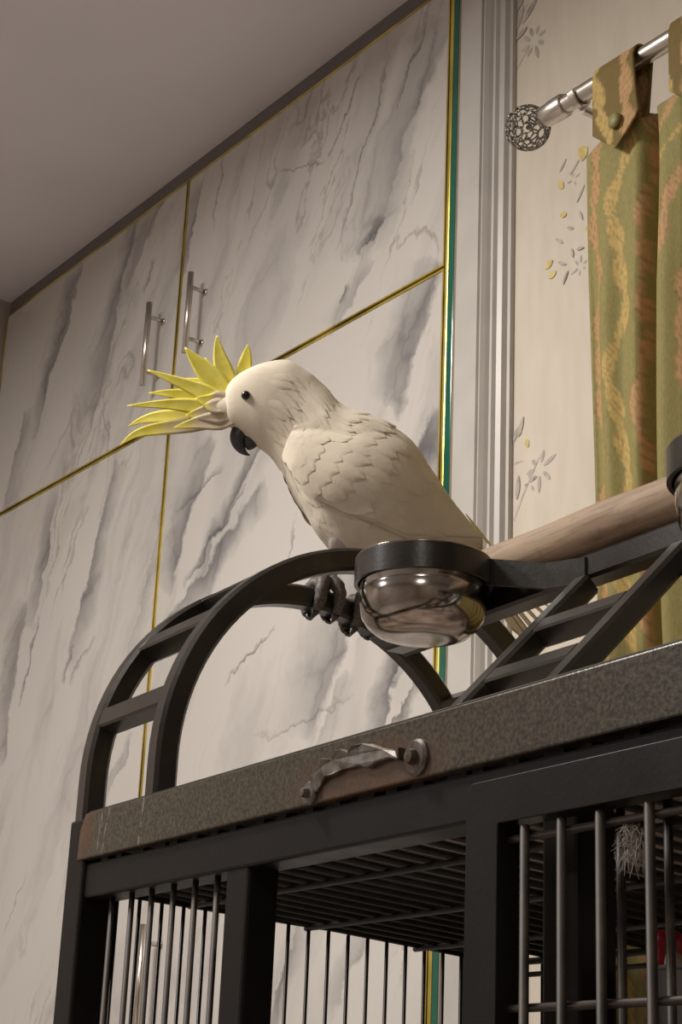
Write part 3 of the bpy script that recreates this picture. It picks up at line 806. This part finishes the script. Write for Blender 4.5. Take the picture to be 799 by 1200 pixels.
for k in range(190):
    a0 = Vector((rnd.gauss(-.004, .004), rnd.gauss(0, .003), rnd.uniform(.010, -.010))); d = Vector((rnd.gauss(-.35, .9), rnd.gauss(0, .7), rnd.gauss(-.3, .9))).normalized()
    L = rnd.uniform(.004, .010); s = d.orthogonal().normalized()*.0006
    mid = a0+d*L*.5+Vector((0, 0, -.0015)); e = a0+d*L+Vector((0, 0, -.004))
    tube(bm, [a0, mid, e], [.00028, .00024, .0001], 4)
ft = obj('down_tuft', bm, M['down'], None); ft.location = cw(.864, DY+.003, 1.262); tag(ft, 'tuft of loose white down caught on the cage door wire', 'feather')

# ------------------------------------------------------------------ cockatoo
BB = cw(AU, .274, 0)
az = ray(400, 600); hn = Vector((az.x, az.y, 0)).normalized(); tdir = Vector((hn.y, -hn.x, 0))
BROT = math.atan2(tdir.y, tdir.x)
ZR = ZA+math.sqrt(RO**2-(.274-RC)**2)                          # top of the arch under the feet
bird = thing('cockatoo', 'white cockatoo with raised yellow crest perched on the arched cage rail', 'bird', (BB.x, BB.y, ZR), BROT)
BI = (Matrix.Translation((BB.x, BB.y, ZR)) @ Matrix.Rotation(BROT, 4, 'Z')).inverted()
def bp(x, y):                       # photograph point -> (along body, height) in the bird's mid plane
    P = hit(x, y, BB, hn); d = P-BB
    return np.array((d.dot(tdir), P.z-ZR))
SECT = [  # top point, bottom point, half width (m)
    ((263, 468), (264, 486), .006), ((266, 455), (268, 498), .016), ((276, 443), (281, 508), .0235), ((293, 433), (299, 521), .0290), ((314, 426), (312, 530), .0315),
    ((338, 424), (324, 543), .0325), ((362, 438), (336, 562), .0335), ((383, 458), (346, 580), .0375), ((402, 480), (359, 604), .0450), ((430, 491), (374, 628), .0535),
    ((456, 504), (397, 652), .0580), ((480, 522), (428, 668), .0570), ((504, 554), (462, 680), .0500), ((528, 591), (500, 690), .0400), ((550, 622), (532, 700), .0280), ((572, 652), (560, 706), .0160), ((588, 676), (578, 708), .009)]
TT = catmull([bp(*s[0]) for s in SECT], 96); BT = catmull([bp(*s[1]) for s in SECT], 96); WT = catmull([(s[2], 0) for s in SECT], 96)[:, 0]
NS = 48
def body_pt(fi, a, off=0.0):
    fi = min(max(fi, 0), 95); i = min(int(fi), 94); s_ = fi-i
    T = TT[i]*(1-s_)+TT[i+1]*s_; B = BT[i]*(1-s_)+BT[i+1]*s_; wd = WT[i]*(1-s_)+WT[i+1]*s_
    c = (T+B)/2; h = (T-B)/2; ca, sa = math.cos(a), math.sin(a)
    ca2 = math.copysign(abs(ca)**.92, ca); sa2 = math.copysign(abs(sa)**.92, sa)
    q = c+h*ca2; p = Vector((q[0], wd*sa2, q[1]))
    f = min(1, max(0, (fi-24)/14))           # gently ruffled from the neck down
    d = mnoise.noise(Vector((p.x*50, p.y*50, p.z*50)))*.0010*f + mnoise.noise(p*20)*.0020*f
    nn = (p-Vector((c[0], 0, c[1]))); nn.normalize()
    return p+nn*(d+off)
rings = [[body_pt(i, 2*math.pi*k/NS) for k in range(NS)] for i in range(96)]
bm = bmesh.new(); sweep(bm, rings)
body_bvh_bm = bm.copy(); bvh = BVHTree.FromBMesh(body_bvh_bm)
body = obj('body', bm, M['plume'], bird, smooth=True)

def tongue(t, tip):
    wp = .55+.45*min(1, t/.4)
    if t > tip: wp = math.sqrt(max(0.0, 1-((t-tip)/(1-tip))**2))
    return max(wp, .05)
def surf_feather(bm, S, a0, b0, da, db, h0, h1, rows=6, cols=5, tip=.5, skew=0.0):
    """feather that lies on a surface S(a,b,offset); da long, db wide (parameter units); rises from h0 to h1"""
    vs = []
    for i in range(rows):
        t = i/(rows-1); wp = tongue(t, tip)
        for j in range(cols):
            q = j/(cols-1)*2-1
            vs.append(bm.verts.new(S(a0+da*t, b0+db*.5*wp*q+skew*t, h0+(h1-h0)*t-(h1-h0)*.55*q*q*t)))
    for i in range(rows-1):
        for j in range(cols-1): bm.faces.new((vs[i*cols+j], vs[i*cols+j+1], vs[(i+1)*cols+j+1], vs[(i+1)*cols+j]))
def feather_verts(base, d, nrm, L, W, lift=.002, camber=.25, rows=7, cols=5, tip=.5, droop=0.0):
    d = d.normalized(); nrm = (nrm-d*nrm.dot(d)).normalized(); s = d.cross(nrm); G = []
    for i in range(rows):
        t = i/(rows-1)
        wp = (min(1, t/.35)**.6*.75+.25) if t < .35 else 1.0
        if t > tip: wp = math.sqrt(max(0.0, 1-((t-tip)/(1-tip))**2))
        wp = max(wp, .04)
        for j in range(cols):
            q = (j/(cols-1)-.5)*2
            G.append(base+d*(L*t)+s*(W*.5*wp*q)+nrm*(lift*t-camber*W*.5*wp*q*q-droop*t*t))
    return G
def add_feather(bm, *a, rows=7, cols=5, **k):
    vs = [bm.verts.new(p) for p in feather_verts(*a, rows=rows, cols=cols, **k)]
    for i in range(rows-1):
        for j in range(cols-1):
            bm.faces.new((vs[i*cols+j], vs[i*cols+j+1], vs[(i+1)*cols+j+1], vs[(i+1)*cols+j]))
# small contour feathers over neck, mantle and breast, lying flat on the body
rnd = random.Random(5)
bm = bmesh.new()
for i in range(22, 88, 2):
    m = 22
    neck = max(0.0, min(1.0, (46-i)/16))
    ri = i if i > 26 else 26
    for k in range(m):
        a = 2*math.pi*(k+.5*((i//2) % 2)+rnd.uniform(-.45, .45))/m
        if i < 30 and math.cos(a) > .55: continue
        per = 2*math.pi/m
        surf_feather(bm, body_pt, i+rnd.uniform(-1.3, 1.3), a, rnd.uniform(5.5, 7.5)*(1+.7*neck*rnd.uniform(.4, 1.3)), per*rnd.uniform(1.15, 1.5)*(1-.42*neck), -.0006, rnd.uniform(.0003, .0009)+.0012*neck*rnd.uniform(.1, 1.3), tip=.4)
o = obj('contour_feathers', bm, M['plume'], bird, smooth=True); o['kind'] = 'stuff'
# mantle: overlapping feathers of the upper back that cover the wing's leading edge
for sgn in (-1, 1):
    bm = bmesh.new()
    for r_i, (i0, a_lo, a_hi, n, L, h) in enumerate([(66, .25, .95, 5, 12, .0036), (58, .2, 1.05, 6, 12, .0042), (50, .2, 1.15, 7, 11, .0046), (43, .3, 1.30, 8, 10, .0042), (37, .4, 1.45, 8, 9, .0030)]):
        for k in range(n):
            a = a_lo+(a_hi-a_lo)*(k+rnd.uniform(.3, .7))/n
            surf_feather(bm, body_pt, i0+rnd.uniform(-1, 1), sgn*a, L*rnd.uniform(.9, 1.1), .26, .0012, h*rnd.uniform(.85, 1.1), rows=8, cols=7, tip=.5)
    o = obj('mantle_feathers', bm, M['plume'], bird, smooth=True); o['kind'] = 'stuff'
# wings: shell following the flank, coverts in rows, long flight feathers
UPX = [(345, 512), (372, 509), (405, 512), (440, 518), (475, 536), (505, 572), (535, 606), (566, 638)]
LPX = [(331, 545), (344, 570), (362, 592), (388, 610), (425, 626), (465, 642), (515, 655), (572, 646)]
WU = catmull([bp(*p) for p in UPX], 41); WL = catmull([bp(*p) for p in LPX], 41)
WY = catmull([(x, 0) for x in (.036, .046, .055, .0625, .0625, .054, .040, .026)], 41)[:, 0]
def wing_pt(a, b, off=0.0, sgn=-1):
    t = min(max(a, 0), 1)*40; i = min(int(t), 39); s = t-i
    U = WU[i]*(1-s)+WU[i+1]*s; L = WL[i]*(1-s)+WL[i+1]*s; y = WY[i]*(1-s)+WY[i+1]*s
    q = U*(1-b)+L*b
    yy = y*(1-.42*abs((b-.55)/.55)**2.2)+.003
    h = bvh.ray_cast(Vector((q[0], sgn*.2, q[1])), Vector((0, -sgn, 0)))
    if h[0] is not None: yy = max(yy, abs(h[0].y)+.0015)
    yy += .0065*max(0.0, b-.45)/.55*min(1, a/.12)*(1-max(0.0, a-.6)/.4)
    return Vector((q[0], sgn*(yy+off), q[1]))
def wing_nrm(a, b, sgn):
    e = .02; p = wing_pt(a, b, 0, sgn)
    n = (wing_pt(min(a+e, 1), b, 0, sgn)-wing_pt(max(a-e, 0), b, 0, sgn)).cross(wing_pt(a, b+e, 0, sgn)-wing_pt(a, b-e, 0, sgn))
    if n.y*sgn < 0: n = -n
    return n.normalized()
for sgn in (-1, 1):
    bm = bmesh.new(); na, nb = 36, 14
    vs = [[bm.verts.new(wing_pt(i/(na-1)*.97, j/(nb-1), 0, sgn)) for j in range(nb)] for i in range(na)]
    inner = [[bm.verts.new(wing_pt(i/(na-1)*.97, j/(nb-1), 0, sgn)*1.0-Vector((0, sgn*.010, 0))) for j in range(nb)] for i in range(na)]
    for i in range(na-1):
        for j in range(nb-1):
            bm.faces.new((vs[i][j], vs[i][j+1], vs[i+1][j+1], vs[i+1][j])); bm.faces.new((inner[i][j], inner[i+1][j], inner[i+1][j+1], inner[i][j+1]))
    for i in range(na-1):
        for j in (0, nb-1): bm.faces.new((vs[i][j], vs[i+1][j], inner[i+1][j], inner[i][j]))
    for j in range(nb-1):
        for i in (0, na-1): bm.faces.new((vs[i][j], vs[i][j+1], inner[i][j+1], inner[i][j]))
    wing = obj('wing', bm, M['flight'], bird, smooth=True)
    rnd = random.Random(21)
    def WS(a, b, h):
        p = wing_pt(a, b, 0, sgn)
        return p+wing_nrm(min(max(a, .02), .95), min(max(b, .03), .97), sgn)*h if h else p
    def place(a, b, da, db, h0, h1, name, mat, tip, skew=0.0, rows=9):
        bm = bmesh.new(); surf_feather(bm, WS, a, b, da, db, h0, h1, rows, 6, tip, skew); return obj(name, bm, M[mat], wing, smooth=True)
    for k in range(10):     # flight feathers, lowest layer
        b = .06+.86*k/9
        place(.46-.05*(k/9), b, .53+.02*math.sin(k*1.7)-(.16 if k > 6 else 0)*(k-6)/3, .19, .0002, .0007+.00012*k, 'flight_feather', 'flight', .80, -.05*(k/9), 12)
    for ri, (a, n, da, h) in enumerate([(.50, 6, .22, .0017), (.40, 7, .20, .0019), (.31, 7, .165, .0018), (.23, 7, .14, .0017), (.16, 7, .12, .0013), (.10, 6, .11, .0010), (.05, 5, .10, .0009), (.0, 5, .09, .0008)]):
        for k in range(n):
            b = (k+.5)/n*.96+.02+rnd.uniform(-.03, .03)+.03*(ri % 2)
            place(a+rnd.uniform(-.018, .018), b, da*rnd.uniform(.92, 1.1), .96/n*rnd.uniform(1.25, 1.5), .0004, h*rnd.uniform(.7, 1.15), 'covert_feather', 'plume', .5)
# tail
def tail(px0, px1, y0, y1, W, mat='flight'):
    a, b = bp(*px0), bp(*px1); A = Vector((a[0], y0, a[1])); B = Vector((b[0], y1, b[1])); bm = bmesh.new()
    add_feather(bm, A, B-A, Vector((.5, -.5, .75)), (B-A).length, W, lift=0.0, camber=.10, rows=9, cols=5, tip=.86)
    return obj('tail_feather', bm, M[mat], bird, smooth=True)
for i, (p1, y1, W) in enumerate([((606, 752), -.030, .022), ((612, 756), -.020, .022), ((620, 756), -.010, .022), ((628, 752), .0, .022), ((636, 744), .010, .022), ((644, 732), .020, .021), ((650, 718), .028, .020), ((652, 704), .034, .018)]):
    tail((548+i*2.2, 664-i*3), p1, y1*.45-.004, y1, W)
tail((545, 606), (575, 645), -.012, -.014, .012, 'tail_yellow')
# rump/belly down near the legs
# face: eye, eye skin, beak
def on_side(px, py, sgn=-1):
    q = bp(px, py); h = bvh.ray_cast(Vector((q[0], sgn*.2, q[1])), Vector((0, -sgn, 0))); return h[0], h[1]
for sgn in (-1, 1):
    p, n = on_side(289, 474, sgn); bm = bmesh.new(); bmesh.ops.create_uvsphere(bm, u_segments=24, v_segments=16, radius=.0054)
    bmesh.ops.translate(bm, verts=bm.verts, vec=p-n*.0022); obj('eye', bm, M['eye'], bird, smooth=True, label='round black eye')
    bm = bmesh.new(); rings_ = []
    s1 = n.orthogonal().normalized(); s2 = n.cross(s1)
    tube(bm, [p+n*.0006+(s1*math.cos(2*math.pi*k/24)+s2*math.sin(2*math.pi*k/24))*.0056 for k in range(24)], .0014, 6, closed=True); obj('eye_ring', bm, M['skin'], bird, smooth=True)
def horn(pts, name, mat, n=20, par=bird):
    """pts: (px, py, half height px, half width m)"""
    P = catmull([(*bp(x, y), h*.00091, wd) for x, y, h, wd in pts], 28); rings_ = []
    for i in range(28):
        t = P[min(i+1, 27), :2]-P[max(i-1, 0), :2]; t = t/np.linalg.norm(t); nn = np.array((-t[1], t[0]))
        rings_.append([Vector((P[i, 0]+nn[0]*P[i, 2]*math.cos(a), P[i, 3]*math.sin(a), P[i, 1]+nn[1]*P[i, 2]*math.cos(a))) for a in [2*math.pi*k/n for k in range(n)]])
    bm = bmesh.new(); sweep(bm, rings_); return obj(name, bm, M[mat], par, smooth=True)
horn([(292, 497, 9, .0085), (285, 501, 11.5, .0095), (280, 508, 11, .0092), (278.5, 515, 9.8, .0080), (280, 522, 7.6, .0062), (284, 528, 5.0, .0040), (289, 532, 2.4, .0020), (293, 533.5, .5, .0005)], 'upper_beak', 'beak')
horn([(297, 503, 9, .0080), (295.5, 510, 10.5, .0080), (294, 516, 11, .0075), (292.5, 521, 9, .0060), (291, 525, 5, .0038), (290, 527, 1.2, .001)], 'lower_beak', 'beak')
# bridge of soft feathers under the forehead from which the crest rises
horn([(284, 482, 14, .017), (274, 480, 20, .016), (264, 481, 21, .0135), (254, 484, 18, .0105), (245, 488, 14, .0085), (235, 492, 9, .0065), (224, 496, 3, .003)], 'crest_base', 'plume')
# crest feathers
def crest(pxs, W, y0, y1, whites=.35, k=0):
    n = 16; P = catmull([bp(*p) for p in pxs], n); bm = bmesh.new(); vs = []; tt = []
    L = 7
    for i in range(n):
        t = i/(n-1); tg = P[min(i+1, n-1)]-P[max(i-1, 0)]; tg = tg/np.linalg.norm(tg); nn = np.array((-tg[1], tg[0]))
        wp = (.62+.38*min(1, t/.25)) if t < .3 else max(.05, (1-((t-.3)/.7)**1.5))
        y = y0+(y1-y0)*t
        top, bot = [], []
        for j in range(L):
            q = j/(L-1)*2-1; c = P[i]+nn*(W*.5*wp*q); th = .0016*(1-q*q)*(1-.8*t)+.0002
            cup = -.10*W*q*q*wp
            vs.append((bm.verts.new((c[0], y-th+cup, c[1])), bm.verts.new((c[0], y+th+cup, c[1])))); tt.append(t)
    for i in range(n-1):
        for j in range(L-1):
            for s in (0, 1):
                bm.faces.new([vs[i*L+j][s], vs[i*L+j+1][s], vs[(i+1)*L+j+1][s], vs[(i+1)*L+j][s]])
        for j in (0, L-1):
            bm.faces.new([vs[i*L+j][0], vs[(i+1)*L+j][0], vs[(i+1)*L+j][1], vs[i*L+j][1]])
    for i in (0, n-1):
        for j in range(L-1): bm.faces.new([vs[i*L+j][0], vs[i*L+j+1][0], vs[i*L+j+1][1], vs[i*L+j][1]])
    bm.verts.index_update()
    o = obj('crest_feather', bm, M['crest'], bird, smooth=True, label='curved sulphur yellow crest feather')
    vals = []
    for t in tt: vals += [max(0.0, min(1.0, (t-whites)/.22+.5))]*2
    at = o.data.attributes.new('along', 'FLOAT', 'POINT'); at.data.foreach_set('value', vals)
crest([(284, 452), (286, 432), (289, 415), (290, 402)], .0185, .004, .004, .0)
crest([(272, 464), (264, 440), (257, 416), (254, 394)], .0240, .002, -.002, .0)
crest([(268, 468), (251, 448), (233, 428), (217, 409)], .0290, .0, -.004, .0)
crest([(266, 474), (240, 462), (210, 450), (173, 436)], .0210, -.002, -.006, .12)
crest([(264, 478), (238, 470), (208, 461), (174, 459)], .0220, .003, .004, .12)
crest([(262, 483), (230, 479), (195, 477), (150, 479)], .0200, -.004, -.009, .18)
crest([(260, 488), (226, 487), (190, 486), (167, 489), (149, 496)], .0190, .004, .010, .26)
crest([(268, 494), (226, 500), (185, 505), (160, 511), (141, 524)], .0190, -.003, -.006, .42)
crest([(272, 486), (255, 486), (240, 488), (218, 490)], .0330, -.008, -.008, .80)
crest([(274, 494), (255, 497), (232, 499), (205, 504)], .0250, -.009, -.008, .75)
crest([(272, 478), (254, 476), (244, 474), (230, 470)], .0300, -.009, -.009, .55)
crest([(264, 470), (248, 455), (228, 446), (205, 441)], .0220, .006, .010, .0)
crest([(268, 462), (262, 446), (246, 430), (240, 416)], .0200, .006, .008, .0)
# legs and feet gripping the rail
def rail_y(v):   # top height of arch A at depth v
    return ZA+math.sqrt(max(0, RO**2-(v-RC)**2))
def toe(par, pts, rads, claw):
    bm = bmesh.new(); P = catmull([tuple(p) for p in pts], 18); Rr = catmull([(r_, 0) for r_ in rads], 18)[:, 0]
    rr = [Rr[i]*(1+.07*math.sin(i*2.1)) for i in range(18)]
    tube(bm, [Vector(p) for p in P], rr, 10); o = obj('toe', bm, M['foot'], par, smooth=True)
    d = Vector(P[-1]-P[-3]).normalized(); e = Vector(P[-1]); bm = bmesh.new()
    c1 = e+d*.004; c2 = e+d*.008+claw*.003; c3 = e+d*.010+claw*.008
    tube(bm, [e-d*.002, c1, c2, c3], [rr[-1]*.85, rr[-1]*.7, rr[-1]*.45, .0003], 8); obj('claw', bm, M['claw'], par, smooth=True)
for fi, (v, hip) in enumerate(((.268, (404, 640)), (.320, (440, 650)))):
    zt = rail_y(v); c = BI @ cw(AU, v, zt+.009)
    # rail directions in bird space
    u3 = (BI.to_3x3() @ (CM.to_3x3() @ Vector((1, 0, 0)))); v3 = (BI.to_3x3() @ (CM.to_3x3() @ Vector((0, 1, 0)))); z3 = Vector((0, 0, 1))
    hq = bp(*hip); hp = Vector((hq[0], -.014 if fi == 0 else .016, hq[1]))
    bm = bmesh.new(); tube(bm, [hp, hp*.5+c*.5+Vector((.003, 0, .002)), c], [.012, .0085, .0075], 14)
    leg = obj('leg', bm, M['foot'], bird, smooth=True)
    bm = bmesh.new(); tube(bm, [hp+Vector((.004, 0, .035)), hp+Vector((.003, 0, .012)), hp*.7+c*.3], [.030, .024, .012], 18); obj('thigh', bm, M['down_white'], bird, smooth=True)
    h = TW/2+.0062
    for (su, dv, ln) in ((1, -.013, 1.0), (1, .010, .85), (-1, -.010, .9), (-1, .012, .8)):
        pts = [c, c+u3*su*(h*.7)+v3*dv*.6+z3*.001, c+u3*su*(h+.001)+v3*dv-z3*.010, c+u3*su*(h+.001)+v3*dv*1.1-z3*(.020+.004*ln), c+u3*su*(h-.005)+v3*dv*1.15-z3*(.031+.004*ln)]
        toe(leg, pts, [.0085, .0082, .0076, .0070, .0052], (-u3*su*1.0+z3*.1).normalized())
